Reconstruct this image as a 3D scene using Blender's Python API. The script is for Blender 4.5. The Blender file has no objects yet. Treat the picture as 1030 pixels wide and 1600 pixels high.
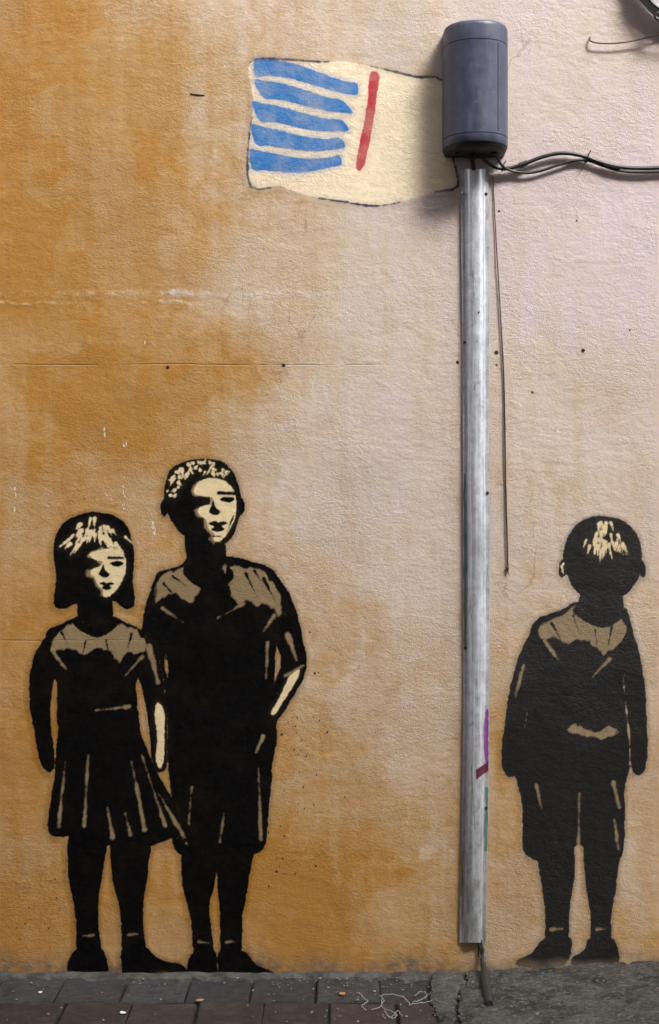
import bpy, bmesh, math, random
import numpy as np
from mathutils import Vector

random.seed(7)
C = bpy.context.scene.collection
S = bpy.context.scene

# ------------------------------------------------------------------ camera, sky, sun, exposure
D = 4.0                       # metres from lens to wall
CAMZ = (1525 - 800) / 600.0
cam_d = bpy.data.cameras.new('camera')
cam = bpy.data.objects.new('camera', cam_d); C.objects.link(cam)
cam.location = (0, -D, CAMZ); cam.rotation_euler = (math.radians(90), 0, 0)
cam_d.sensor_fit = 'VERTICAL'; cam_d.sensor_height = 24.0
cam_d.lens = 24.0 * D / (1600 / 600.0)
cam_d.clip_start = 0.05; cam_d.clip_end = 400
S.camera = cam

SUN_EL, SUN_AZ = math.radians(47), math.radians(140)      # azimuth from +Y, clockwise
sdir = Vector((math.sin(SUN_AZ) * math.cos(SUN_EL), math.cos(SUN_AZ) * math.cos(SUN_EL), math.sin(SUN_EL)))
w = bpy.data.worlds.new('World'); S.world = w; w.use_nodes = True
nt = w.node_tree; nt.nodes.clear()
sky = nt.nodes.new('ShaderNodeTexSky'); sky.sky_type = 'NISHITA'; sky.sun_disc = False
sky.sun_elevation = SUN_EL; sky.sun_rotation = SUN_AZ; sky.dust_density = 4.0; sky.air_density = 1.0
hs = nt.nodes.new('ShaderNodeHueSaturation'); hs.inputs['Saturation'].default_value = 0.3
bg = nt.nodes.new('ShaderNodeBackground'); bg.inputs['Strength'].default_value = 0.07
wo = nt.nodes.new('ShaderNodeOutputWorld')
nt.links.new(sky.outputs[0], hs.inputs['Color']); nt.links.new(hs.outputs[0], bg.inputs['Color'])
nt.links.new(bg.outputs[0], wo.inputs['Surface'])
sl = bpy.data.lights.new('sun', 'SUN'); sl.energy = 1.5; sl.angle = math.radians(20); sl.color = (1.0, 0.96, 0.9)
sun = bpy.data.objects.new('sun', sl); C.objects.link(sun)
sun.rotation_euler = sdir.to_track_quat('Z', 'Y').to_euler()
S.view_settings.view_transform = 'Standard'; S.view_settings.look = 'None'
S.view_settings.gamma = 1.0; S.view_settings.use_curve_mapping = False
S.view_settings.exposure = 2.74

# ------------------------------------------------------------------ helpers
def W(px, py, depth=0.0):
    """a photo position at a given distance in front of the wall, in metres"""
    k = (D - depth) / D
    return Vector(((px - 515) / 600.0 * k, -depth, CAMZ + (800 - py) / 600.0 * k))

def link(name, me, parent=None, mat=None):
    o = bpy.data.objects.new(name, me); C.objects.link(o)
    if parent is not None: o.parent = parent
    if mat is not None and not me.materials: me.materials.append(mat)
    return o

def empty(name, loc):
    o = bpy.data.objects.new(name, None); C.objects.link(o); o.location = loc
    o.empty_display_size = 0.05
    return o

def tag(o, label, cat=None, group=None, kind=None):
    if label: o['label'] = label
    if cat: o['category'] = cat
    if group: o['group'] = group
    if kind: o['kind'] = kind
    return o

def from_bm(name, bm, mat, parent=None, smooth=True, origin=None):
    if origin is not None:
        bmesh.ops.translate(bm, verts=bm.verts, vec=-Vector(origin))
    bmesh.ops.recalc_face_normals(bm, faces=bm.faces)
    me = bpy.data.meshes.new(name); bm.to_mesh(me); bm.free()
    if smooth:
        me.polygons.foreach_set('use_smooth', [True] * len(me.polygons))
        me.set_sharp_from_angle(angle=math.radians(40))
    o = link(name, me, parent, mat)
    if origin is not None: o.location = origin
    return o

def catmull(pts, k=6, closed=False):
    pts = [Vector(p) for p in pts]; n = len(pts); out = []
    rng = range(n) if closed else range(n - 1)
    for i in rng:
        if closed: p0, p1, p2, p3 = pts[i - 1], pts[i], pts[(i + 1) % n], pts[(i + 2) % n]
        else:
            p0, p1, p2, p3 = pts[max(i - 1, 0)], pts[i], pts[i + 1], pts[min(i + 2, n - 1)]
        for j in range(k):
            t = j / k
            out.append(0.5 * ((2 * p1) + (p2 - p0) * t + (2 * p0 - 5 * p1 + 4 * p2 - p3) * t * t + (3 * p1 - p0 - 3 * p2 + p3) * t ** 3))
    if not closed: out.append(pts[-1])
    return out

def tube(bm, pts, r, seg=8, cap=True):
    pts = [Vector(p) for p in pts]
    rs = r if isinstance(r, (list, tuple)) else [r] * len(pts)
    rings = []; prev = None
    for i, p in enumerate(pts):
        t = (pts[min(i + 1, len(pts) - 1)] - pts[max(i - 1, 0)]).normalized()
        if prev is None:
            a = Vector((0, 0, 1)) if abs(t.z) < 0.9 else Vector((1, 0, 0))
            u = t.cross(a).normalized()
        else:
            u = (prev - t * prev.dot(t)).normalized()
        prev = u; v = t.cross(u)
        rings.append([bm.verts.new(p + (u * math.cos(2 * math.pi * k / seg) + v * math.sin(2 * math.pi * k / seg)) * rs[i]) for k in range(seg)])
    for a, b in zip(rings, rings[1:]):
        for k in range(seg): bm.faces.new((a[k], a[(k + 1) % seg], b[(k + 1) % seg], b[k]))
    if cap: bm.faces.new(rings[0][::-1]); bm.faces.new(rings[-1])
    return bm

def box(bm, x0, x1, y0, y1, z0, z1):
    v = [bm.verts.new(p) for p in ((x0,y0,z0),(x1,y0,z0),(x1,y1,z0),(x0,y1,z0),(x0,y0,z1),(x1,y0,z1),(x1,y1,z1),(x0,y1,z1))]
    for f in ((0,3,2,1),(4,5,6,7),(0,1,5,4),(1,2,6,5),(2,3,7,6),(3,0,4,7)): bm.faces.new([v[i] for i in f])
    return v

# ---- value noise in numpy
class VN:
    def __init__(s, seed): s.t = np.random.RandomState(seed).rand(256, 256)
    def n(s, x, y):
        xi = np.floor(x).astype(int); yi = np.floor(y).astype(int); fx = x - xi; fy = y - yi
        fx = fx * fx * (3 - 2 * fx); fy = fy * fy * (3 - 2 * fy)
        g = lambda a, b: s.t[a % 256, b % 256]
        return (g(xi, yi) * (1 - fx) + g(xi + 1, yi) * fx) * (1 - fy) + (g(xi, yi + 1) * (1 - fx) + g(xi + 1, yi + 1) * fx) * fy
    def f(s, x, y, o=4):
        a, t, m = 1.0, 0.0, 0.0
        for i in range(o):
            c, d = math.cos(.6 + 1.1 * i), math.sin(.6 + 1.1 * i); k = 2.03 ** i
            t = t + a * s.n((x * c - y * d) * k + 17.3 * i, (x * d + y * c) * k + 5.1 * i); m += a; a *= 0.5
        return t / m
N1, N2, N3, N4 = VN(1), VN(2), VN(3), VN(4)

def seg_sdf(P, a, b, ra, rb):
    a = np.array(a, float); b = np.array(b, float); d = b - a
    t = np.clip(((P - a) @ d) / max(d @ d, 1e-9), 0, 1)
    return ra + (rb - ra) * t - np.linalg.norm(P - (a + t[:, None] * d), axis=1)
def poly_sdf(P, poly):
    best = np.full(len(P), 1e18); ins = np.zeros(len(P), bool); n = len(poly)
    for i in range(n):
        a, b = poly[i], poly[(i + 1) % n]; d = b - a
        t = np.clip(((P - a) @ d) / max(d @ d, 1e-9), 0, 1)
        q = P - a - t[:, None] * d; best = np.minimum(best, q[:, 0] ** 2 + q[:, 1] ** 2)
        if a[1] != b[1]:
            c = ((a[1] > P[:, 1]) != (b[1] > P[:, 1])) & (P[:, 0] < (b[0] - a[0]) * (P[:, 1] - a[1]) / (b[1] - a[1]) + a[0])
            ins ^= c
    r = np.sqrt(best); return np.where(ins, r, -r)
CTRL = np.array([
 (0,0,.95),(200,0,.60),(400,0,.42),(600,0,.28),(800,0,.12),(1030,0,.14),  # first entry: ochre deepened to paint some corner darkening into the pigment
 (0,200,.86),(110,30,.85),(230,110,.8),(200,230,.95),(200,160,.9),(350,200,.6),(450,350,.45),(600,300,.2),(850,250,.05),(1030,250,.06),
 (0,450,.92),(110,330,.9),(200,430,.85),(300,380,.75),(400,450,.5),(600,450,.2),(850,450,.07),(1030,450,.1),
 (0,650,.7),(170,640,.97),(200,690,1.),(60,600,.8),(300,620,.82),(385,600,.75),(450,640,.4),(600,650,.2),(850,650,.2),(1000,650,.22),
 (60,800,.72),(220,790,.64),(120,760,.72),(500,760,.3),(620,760,.22),(640,900,.3),(850,800,.35),(1015,780,.32),
 (20,1000,.88),(230,1010,.7),(500,1040,.6),(560,1000,.55),(650,1000,.42),(790,1150,.62),(1010,1000,.42),(690,880,.3),
 (20,1200,.95),(60,1330,.85),(500,1180,.66),(550,1250,.64),(650,1180,.5),(680,1300,.62),(1010,1250,.6),
 (20,1450,.88),(470,1390,1.),(465,1440,1.),(560,1345,.85),(620,1420,.7),(780,1400,.62),(1010,1430,.62),(360,1500,.9),(560,1500,.9),(240,1450,.85)])
def ochre_at(px, py):
    sx, sy = np.shape(px), np.shape(py)
    px = np.clip(np.asarray(px, float), -200, 1230); py = np.clip(np.asarray(py, float), -150, 1600)
    num = np.zeros(px.shape); den = np.zeros(px.shape) + 1e-9
    for cx, cy, v in CTRL:
        wgt = 1.0 / (((px - cx) ** 2 + (py - cy) ** 2) / 1e4 + 0.12) ** 2
        num += wgt * v; den += wgt
    return num / den + .05 * np.clip(1 - px / 330, 0, 1)
def wall_fields(px, py):
    px = np.asarray(px, float); py = np.asarray(py, float)
    b = ochre_at(px, py)
    dx = 70 * (N1.f(px / 90, py / 90, 3) - .5); dy = 70 * (N2.f(px / 90, py / 90, 3) - .5)
    big = N1.f((px + dx) / 150, (py + dy) / 120, 5) - .5
    pat = N3.f((px + 2 * dx) / 100 + 31, (py + 2 * dy) / 85, 5)
    pat = np.clip((pat - .52) / .05, 0, 1) * np.clip(1 - (pat - .56) / .16, .25, 1)   # tide-marked blotches
    strk = .5 * (N2.n(px / 17 + 3 * N1.n(py / 90, px / 90), py / 260) + N3.n(px / 7, py / 170)) - .5
    o = b + .25 * big + .13 * (pat - .3) * np.clip(b * 1.6, .1, 1) + .22 * strk
    grey = np.exp(-(((px - 575) / 70) ** 2 + ((py - 745) / 60) ** 2)) * .7 + .5 * np.clip(N4.f(px / 120, py / 140, 4) - .52, 0, 1) * 2
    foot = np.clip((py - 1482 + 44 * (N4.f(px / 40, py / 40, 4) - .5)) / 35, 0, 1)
    Q = np.stack([(px + dx * .5).ravel(), (py + dy * .5).ravel()], 1)
    fine = 34 * (N4.f(px / 34, py / 34, 5) - .5)
    for amt, pl in STAINS:
        pl = np.array(pl, float); lo, hi = pl.min(0) - 60, pl.max(0) + 60
        k = (Q[:, 0] > lo[0]) & (Q[:, 0] < hi[0]) & (Q[:, 1] > lo[1]) & (Q[:, 1] < hi[1])
        if not k.any(): continue
        sd = np.full(len(Q), -60.0); sd[k] = poly_sdf(Q[k], pl); sd = sd.reshape(px.shape) + fine
        m_ = np.clip((sd + 5) / 10, 0, 1)
        o = o + .85 * amt * m_ * np.clip(1.05 - sd / 60, .25, 1) * np.clip(2.4 * (N2.f(px / 60 + 9, py / 60, 4) - .25), .15, 1.25) + .3 * amt * np.exp(-((sd - 2) / 4) ** 2) * np.clip(3 * (N3.f(px / 50, py / 50, 3) - .35), 0, 1)
    return np.clip(o, 0, 1.15), np.clip(grey, 0, 1), foot
STAINS = [(.24, [(60,560),(140,540),(230,565),(300,580),(390,560),(400,600),(300,650),(230,680),(190,700),(130,690),(110,660),(70,640)]),
          (.22, [(150,630),(240,625),(235,690),(200,712),(150,700)]),
          (.26, [(428,1400),(470,1392),(490,1340),(600,1330),(640,1368),(560,1420),(520,1402),(490,1440),(476,1500),(458,1502),(454,1440)]),
          (.3, [(452,1380),(490,1382),(474,1430),(472,1500),(462,1500),(462,1432)]),
          (.12, [(0,60),(90,0),(150,0),(120,60),(40,120),(0,180)]), (.13, [(60,290),(190,300),(260,350),(180,390),(90,380)]),
          (.16, [(340,560),(420,570),(470,615),(430,655),(390,612)]), (.12, [(520,1060),(610,1050),(650,1110),(590,1140),(530,1110)]),
          (.14, [(770,1110),(800,1090),(810,1200),(780,1240)]), (.12, [(40,700),(110,690),(130,760),(60,790)]),
          (.10, [(560,460),(640,470),(650,520),(580,515)]), (.1, [(900,600),(980,610),(960,690),(890,680)])]
def wall_h(px, py):
    """uneven hand-floated render, metres out from the wall plane"""
    px = np.asarray(px, float); py = np.asarray(py, float)
    return .0035 * (N3.f(px / 160, py / 130, 2) - .5) + .0016 * (N4.f(px / 60, py / 50, 2) - .5)

# ------------------------------------------------------------------ node helpers
class G:
    def __init__(s, tree): s.t = tree
    def n(s, typ, **kw):
        nd = s.t.nodes.new(typ)
        for k, v in kw.items(): setattr(nd, k, v)
        return nd
    def l(s, a, b): s.t.links.new(a, b)
    def val(s, nd, i, v):
        if isinstance(v, (int, float)): nd.inputs[i].default_value = v
        elif isinstance(v, tuple): nd.inputs[i].default_value = v
        else: s.l(v, nd.inputs[i])
    def m(s, op, a, b=0.0, c=None, clamp=False):
        nd = s.n('ShaderNodeMath', operation=op, use_clamp=clamp)
        s.val(nd, 0, a); s.val(nd, 1, b)
        if c is not None: s.val(nd, 2, c)
        return nd.outputs[0]
    def mr(s, v, a, b, c=0.0, d=1.0, smooth=True):
        nd = s.n('ShaderNodeMapRange', interpolation_type='SMOOTHSTEP' if smooth else 'LINEAR', clamp=True)
        for i, x in enumerate((v, a, b, c, d)): s.val(nd, i, x)
        return nd.outputs[0]
    def mix(s, f, a, b, blend='MIX'):
        nd = s.n('ShaderNodeMix', data_type='RGBA', blend_type=blend)
        s.val(nd, 0, f); s.val(nd, 6, a); s.val(nd, 7, b)
        return nd.outputs[2]
    def noise(s, vec, scale, detail=4.0, rough=.55, dist=0.0):
        nd = s.n('ShaderNodeTexNoise')
        s.l(vec, nd.inputs['Vector']); nd.inputs['Scale'].default_value = scale; nd.inputs['Detail'].default_value = detail
        nd.inputs['Roughness'].default_value = rough; nd.inputs['Distortion'].default_value = dist
        return nd.outputs[0]
    def mapping(s, vec, scale=(1,1,1), loc=(0,0,0), rot=(0,0,0)):
        nd = s.n('ShaderNodeMapping'); s.l(vec, nd.inputs[0])
        nd.inputs['Location'].default_value = loc; nd.inputs['Rotation'].default_value = rot; nd.inputs['Scale'].default_value = scale
        return nd.outputs[0]
    def attr(s, name): return s.n('ShaderNodeAttribute', attribute_name=name).outputs['Fac']
    def ramp(s, f, stops):
        nd = s.n('ShaderNodeValToRGB'); e = nd.color_ramp.elements
        while len(e) < len(stops): e.new(.5)
        for el, (p, c) in zip(e, stops): el.position = p; el.color = (*c, 1)
        s.l(f, nd.inputs[0]); return nd.outputs[0]
    def bump(s, h, strength, dist, normal=None):
        nd = s.n('ShaderNodeBump'); nd.inputs['Strength'].default_value = strength; nd.inputs['Distance'].default_value = dist
        s.l(h, nd.inputs['Height'])
        if normal is not None: s.l(normal, nd.inputs['Normal'])
        return nd.outputs[0]

def c3(r, g, b): return (r, g, b, 1.0)

# the plaster: one node group used by the bare wall and, under the paint, by the mural
def plaster_group():
    t = bpy.data.node_groups.new('plaster', 'ShaderNodeTree')
    t.interface.new_socket('Color', in_out='OUTPUT', socket_type='NodeSocketColor')
    t.interface.new_socket('Relief', in_out='OUTPUT', socket_type='NodeSocketFloat')
    g = G(t); out = g.n('NodeGroupOutput')
    pos = g.n('ShaderNodeNewGeometry').outputs['Position']
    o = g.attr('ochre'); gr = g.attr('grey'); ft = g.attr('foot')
    warp = g.noise(pos, 14, 3)
    flat = g.mapping(pos, (1, 1, 1.7))
    a = g.noise(flat, 26, 8, .6, .25)                 # trowelled hollows
    b = g.noise(flat, 95, 6, .68, .5)               # fibrous grain
    cg = g.noise(pos, 330, 3, .6)                     # sand
    zone = g.mr(g.noise(pos, 3.2, 4, .6, .5), .40, .60)     # smooth and rough areas
    amp = g.m('MULTIPLY_ADD', zone, .75, .35)
    rel = g.m('ADD', g.m('MULTIPLY', a, .7), g.m('ADD', g.m('MULTIPLY', b, g.m('MULTIPLY', amp, .62)), g.m('MULTIPLY', cg, g.m('MULTIPLY', amp, .28))))
    # long settlement ridge and hairline joints across the render
    sep = g.n('ShaderNodeSeparateXYZ'); g.l(pos, sep.inputs[0])
    x, z = sep.outputs[0], sep.outputs[2]
    wig = g.noise(g.mapping(pos, (6, 1, 6)), 1.0, 9, .72)
    wig2 = g.noise(g.mapping(pos, (4, 1, 4), (9, 3, 1)), 1.0, 6, .62)
    def line(zc, wg, k, wd, x0, x1):
        d = g.m('ABSOLUTE', g.m('SUBTRACT', g.m('SUBTRACT', z, zc), g.m('MULTIPLY', g.m('SUBTRACT', wg, .5), k)))
        return g.m('MULTIPLY', g.mr(d, wd, 0.0), g.mr(x, x1, x0))
    brk = g.m('MULTIPLY', g.mr(g.noise(pos, 9, 5, .7), .42, .62), g.mr(g.noise(pos, 60, 5, .75), .30, .54))
    ridge = g.m('MULTIPLY', line(1.775, wig, .085, .014, -.45, .35), brk)
    ridge2 = g.m('MULTIPLY', line(1.752, wig2, .07, .008, -.6, -.1), brk)
    hair = g.m('MULTIPLY', line(1.592, wig2, .012, .0022, -.2, .42), g.mr(g.noise(pos, 11, 5, .75), .4, .58))
    hair2 = g.m('MULTIPLY', line(.874, wig, .008, .002, -.5, -.36), .8)
    rr = g.m('MAXIMUM', ridge, ridge2); hh = g.m('MAXIMUM', hair, hair2)
    rel = g.m('ADD', rel, g.m('SUBTRACT', g.m('MULTIPLY', rr, .28), g.m('MULTIPLY', hh, .5)))
    # pigment
    f = g.m('ADD', o, g.m('MULTIPLY', g.m('SUBTRACT', g.noise(pos, 22, 6, .65, .6), .5), .42))
    f = g.m('ADD', f, g.m('MULTIPLY', g.m('SUBTRACT', b, .5), -.36))
    f = g.m('SUBTRACT', f, g.m('MULTIPLY', rr, .55))
    col = g.ramp(f, [(0, (.60, .51, .52)), (.25, (.57, .475, .40)), (.5, (.50, .365, .235)), (.75, (.44, .26, .10)), (1, (.385, .185, .036))])
    col = g.mix(g.m('MULTIPLY', gr, .45), col, c3(.36, .32, .275))
    lum = g.m('ADD', .78, g.m('MULTIPLY', g.noise(pos, 170, 5, .7), .42))
    gm = g.n('ShaderNodeCombineColor')
    for i in range(3): g.l(lum, gm.inputs[i])
    col = g.mix(1.0, col, gm.outputs[0], 'MULTIPLY')
    col = g.mix(g.m('MULTIPLY', hh, .4), col, c3(.16, .09, .04))
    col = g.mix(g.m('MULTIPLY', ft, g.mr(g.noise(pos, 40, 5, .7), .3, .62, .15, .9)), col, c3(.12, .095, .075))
    scuff = g.m('MULTIPLY', g.mr(g.noise(g.mapping(pos, (150, 1, 26)), 1.0, 5, .7), .6, .7), g.mr(g.noise(g.mapping(pos, (1, 1, 1), (5, 5, 5)), 4, 4, .6), .52, .68))
    col = g.mix(g.m('MULTIPLY', scuff, .55), col, c3(.60, .50, .38))
    craz = g.n('ShaderNodeTexVoronoi', feature='DISTANCE_TO_EDGE'); g.l(g.mapping(pos, (7, 7, 5)), craz.inputs['Vector']); craz.inputs['Scale'].default_value = 1.0
    wv = g.n('ShaderNodeVectorMath', operation='ADD'); nz = g.n('ShaderNodeTexNoise'); g.l(pos, nz.inputs['Vector']); nz.inputs['Scale'].default_value = 9; nz.inputs['Detail'].default_value = 6
    g.l(g.mapping(pos, (7, 7, 5)), wv.inputs[0]); g.l(nz.outputs['Color'], wv.inputs[1]); g.l(wv.outputs[0], craz.inputs['Vector'])
    ck = g.m('MULTIPLY', g.mr(craz.outputs['Distance'], .012, .002), g.mr(g.noise(g.mapping(pos, (1, 1, 1), (2, 8, 5)), 3.5, 4, .6), .54, .64))
    col = g.mix(g.m('MULTIPLY', ck, .45), col, c3(.2, .12, .06))
    # pinholes and grit
    pit = g.mr(g.noise(pos, 420, 2, .5), .71, .76)
    col = g.mix(g.m('MULTIPLY', pit, .5), col, c3(.1, .06, .035))
    chip = g.m('MULTIPLY', g.mr(g.noise(pos, 190, 3, .6), .69, .73), g.mr(g.noise(pos, 5, 3), .5, .65))
    col = g.mix(g.m('MULTIPLY', chip, .5), col, c3(.68, .58, .47))
    g.l(col, out.inputs[0]); g.l(rel, out.inputs[1])
    return t
PLASTER = plaster_group()

def new_mat(name):
    m = bpy.data.materials.new(name); m.use_nodes = True
    return m, G(m.node_tree), m.node_tree.nodes['Principled BSDF']

def wall_material():
    m, g, p = new_mat('ochre_render')
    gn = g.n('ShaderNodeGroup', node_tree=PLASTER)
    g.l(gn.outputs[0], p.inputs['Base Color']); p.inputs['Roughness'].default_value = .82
    p.inputs['Specular IOR Level'].default_value = .3
    g.l(g.bump(gn.outputs[1], .62, .006), p.inputs['Normal'])
    return m

def paint_material(name, layers, spec=.04):
    """sprayed paint on plaster; layers are (attribute, colour, overspray)"""
    m, g, p = new_mat(name)
    gn = g.n('ShaderNodeGroup', node_tree=PLASTER)
    pos = g.n('ShaderNodeNewGeometry').outputs['Position']
    col, rel = gn.outputs[0], gn.outputs[1]
    e1 = g.noise(pos, 90, 5, .65); e2 = g.noise(pos, 520, 2, .6)
    jit = g.m('ADD', g.m('MULTIPLY', g.m('SUBTRACT', e1, .5), 5.0), g.m('MULTIPLY', g.m('SUBTRACT', e2, .5), 3.0))
    cover = g.attr('cover')
    tot = None
    for at, c, spray in layers:
        s = g.attr(at)
        sharp = g.mr(g.m('ADD', s, jit), -1.5 if at == 'sd_beige' else -.9, 2.2 if at == 'sd_beige' else 1.1)
        fog = g.m('MULTIPLY', g.mr(s, -9.5, 2.0), g.m('MULTIPLY', g.mr(e2, .35, .7), spray))
        a = g.m('MULTIPLY', g.m('MAXIMUM', sharp, fog), cover)
        # thin where the plaster stands proud
        a = g.m('MULTIPLY', a, g.mr(rel, 1.05, 1.35, 1.0, .988))
        tint = g.mix(g.mr(g.noise(pos, 60, 5, .7), .3, .75), c3(*c), c3(*[min(1, v * 1.18 + .003) for v in c]))
        col = g.mix(a, col, tint)
        tot = a if tot is None else g.m('MAXIMUM', tot, a)
    g.l(col, p.inputs['Base Color'])
    g.l(g.mr(tot, 0, 1, .82, .58), p.inputs['Roughness']); p.inputs['Specular IOR Level'].default_value = spec
    g.l(g.bump(rel, .55, .006), p.inputs['Normal'])
    return m

def simple_mat(name, c1, c2, scale=20, rough=.6, metal=0.0, bumps=(0, 0, 0), spec=.4, detail=5):
    m, g, p = new_mat(name)
    pos = g.n('ShaderNodeNewGeometry').outputs['Position']
    n = g.noise(pos, scale, detail, .65)
    g.l(g.mix(g.mr(n, .3, .7), c3(*c1), c3(*c2)), p.inputs['Base Color'])
    g.l(g.mr(g.noise(pos, scale * 2.3, 4), .3, .7, max(rough - .1, .05), min(rough + .1, 1)), p.inputs['Roughness'])
    p.inputs['Metallic'].default_value = metal; p.inputs['Specular IOR Level'].default_value = spec
    if bumps[0]: g.l(g.bump(g.noise(pos, bumps[0], 6, .65), bumps[1], bumps[2]), p.inputs['Normal'])
    return m

# ------------------------------------------------------------------ the street: ground, road, kerb
def ground_mat():
    m, g, p = new_mat('asphalt')
    pos = g.n('ShaderNodeNewGeometry').outputs['Position']
    g.l(g.mix(g.noise(pos, 160, 4), c3(.03, .03, .031), c3(.075, .073, .07)), p.inputs['Base Color'])
    p.inputs['Roughness'].default_value = .9
    g.l(g.bump(g.noise(pos, 220, 3), .6, .004), p.inputs['Normal'])
    return m
M_asphalt = ground_mat()
M_mortar = simple_mat('paving_bed', (.014, .013, .012), (.04, .037, .034), 60, .95, 0, (150, .8, .006), .2)

def sheet(name, x0, x1, y0, y1, z, mat):
    me = bpy.data.meshes.new(name)
    me.from_pydata([(x0, y0, z), (x1, y0, z), (x1, y1, z), (x0, y1, z)], [], [(0, 1, 2, 3)])
    o = link(name, me, None, mat); o['kind'] = 'structure'; return o
sheet('ground', -150, 150, -150, 150, -.16, simple_mat('earth', (.06, .055, .05), (.1, .09, .08), 3, .95))
sheet('road', -60, 60, -7.7, -2.4, -.14, M_asphalt)
bm = bmesh.new(); box(bm, -40, 40, -2.25, .3, -.158, -.014)
pavement = from_bm('pavement', bm, M_mortar, None, False); pavement['kind'] = 'structure'
bm = bmesh.new(); box(bm, -40, 40, -2.398, -2.253, -.158, -.012); bmesh.ops.bevel(bm, geom=bm.edges[:], offset=.015, segments=2, affect='EDGES')
kerb = from_bm('kerb', bm, simple_mat('kerb_stone', (.2, .19, .18), (.3, .29, .27), 30, .85, 0, (120, .5, .004)), None); kerb['kind'] = 'structure'

# ------------------------------------------------------------------ the wall
def build_wall():
    xs = np.concatenate([np.linspace(-7, -1.06, 60, endpoint=False), np.arange(-1.06, 1.06, .0085), np.linspace(1.06, 7, 60)])
    zs = np.concatenate([np.arange(-.14, 2.72, .0085), np.linspace(2.72, 6.2, 40)])
    X, Z = np.meshgrid(xs, zs); px = 515 + 600 * X; py = 1525 - 600 * Z
    Y = -wall_h(px, py)
    n0, n1 = X.shape
    v = np.stack([X, Y, Z], -1).reshape(-1, 3)
    idx = np.arange(n0 * n1).reshape(n0, n1)
    q = np.stack([idx[:-1, :-1], idx[:-1, 1:], idx[1:, 1:], idx[1:, :-1]], -1).reshape(-1, 4)
    # sides, top and back close it into a solid 0.3 m thick
    base = len(v); back = np.array([(-7, .3, -.14), (7, .3, -.14), (7, .3, 6.2), (-7, .3, 6.2)])
    v = np.vstack([v, back]); faces = q.tolist()
    top = idx[-1].tolist(); lf = idx[:, 0].tolist(); rt = idx[:, -1].tolist(); bt = idx[0].tolist()
    faces += [top + [base + 2, base + 3], lf[::-1] + [base, base + 3][::1], rt + [base + 2, base + 1], bt[::-1] + [base, base + 1], [base, base + 3, base + 2, base + 1]]
    me = bpy.data.meshes.new('rendered_wall'); me.from_pydata(v.tolist(), [], faces)
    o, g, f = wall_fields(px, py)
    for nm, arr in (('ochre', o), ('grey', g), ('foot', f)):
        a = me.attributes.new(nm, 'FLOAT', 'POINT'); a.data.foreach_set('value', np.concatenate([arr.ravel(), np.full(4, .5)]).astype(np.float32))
    me.polygons.foreach_set('use_smooth', [True] * len(q) + [False] * 5)
    return link('rendered_wall', me, None, wall_material())
wall = tag(build_wall(), 'hand floated wall of blotchy ochre fading to pale pink render behind everything', 'wall')

def on_wall(px, py, off=0.0):
    h = float(wall_h(np.array([px]), np.array([py]))[0])
    return Vector(((px - 515) / 600.0, -h - off, (1525 - py) / 600.0))

M_hole = simple_mat('hole_dark', (.012, .01, .009), (.03, .024, .02), 200, .9)
for px, py, r in ((262,574,3.0),(443,571,3.0),(776,551,3.2),(911,548,3.2),(715,566,2.6),(832,613,2.0),(984,516,1.7),(776,570,1.6),(780,330,1.8),(306,776,1.5),(901,345,1.6)):
    bm = bmesh.new(); c = on_wall(px, py, .0006); R = r / 600
    ring = [bm.verts.new(c + Vector((math.cos(a) * R * random.uniform(.8, 1.15), 0, math.sin(a) * R * random.uniform(.8, 1.15)))) for a in [k * math.pi / 5 for k in range(10)]]
    inner = [bm.verts.new(v.co.lerp(c, .35) + Vector((0, .0003, 0))) for v in ring]
    for k in range(10): bm.faces.new((ring[k], ring[(k + 1) % 10], inner[(k + 1) % 10], inner[k]))
    bm.faces.new(inner)
    from_bm('screw_hole', bm, M_hole, wall, False)

def flecks(name, spots, mat, off=.0007):
    bm = bmesh.new()
    for px, py, w_, h_ in spots:
        n = 7; vs = []
        for k in range(n):
            a = 2 * math.pi * k / n + random.uniform(-.2, .2); q = random.uniform(.55, 1.1)
            vs.append(bm.verts.new(on_wall(px + math.cos(a) * w_ * q, py + math.sin(a) * h_ * q, off)))
        bm.faces.new(vs)
    o = from_bm(name, bm, mat, wall, False); o['kind'] = 'stuff'; return o
M_chip = simple_mat('bare_lime', (.62, .55, .46), (.72, .66, .58), 80, .9)
sp = []
for x0, y0, y1, n in ((195,680,700,4),(194,745,800,9),(163,655,685,4),(240,800,835,6),(242,815,838,4),(167,755,775,3),(25,760,800,6),(352,88,140,3),(228,535,545,1)):
    for k in range(n): sp.append((x0 + random.uniform(-2.5, 2.5), random.uniform(y0, y1), random.uniform(.7, 1.8), random.uniform(1.2, 4.5)))
for k in range(34):
    t = random.random(); sp.append((862 + 38 * t + random.gauss(0, 7), 640 + 150 * t + random.gauss(0, 8), random.uniform(.5, 1.7), random.uniform(.8, 3.6)))
for k in range(14): sp.append((random.gauss(838, 14), random.gauss(655, 25), random.uniform(.5, 1.5), random.uniform(.8, 3)))
flecks('paint_chips', sp, M_chip)
M_spat = simple_mat('black_spatter', (.012, .011, .01), (.02, .018, .016), 80, .6)
sp = []
for k in range(46): sp.append((random.gauss(465, 26), random.gauss(1175, 90), *(lambda r: (r, r * random.uniform(.8, 1.6)))(random.uniform(.4, 1.5))))
for k in range(40): sp.append((random.gauss(62, 34), random.gauss(1420, 40), *(lambda r: (r, r * random.uniform(.8, 1.9)))(random.uniform(.4, 1.3))))
for k in range(16): sp.append((random.gauss(430, 14), random.gauss(1340, 40), *(lambda r: (r, r * 1.3))(random.uniform(.4, 1.5))))
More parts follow.
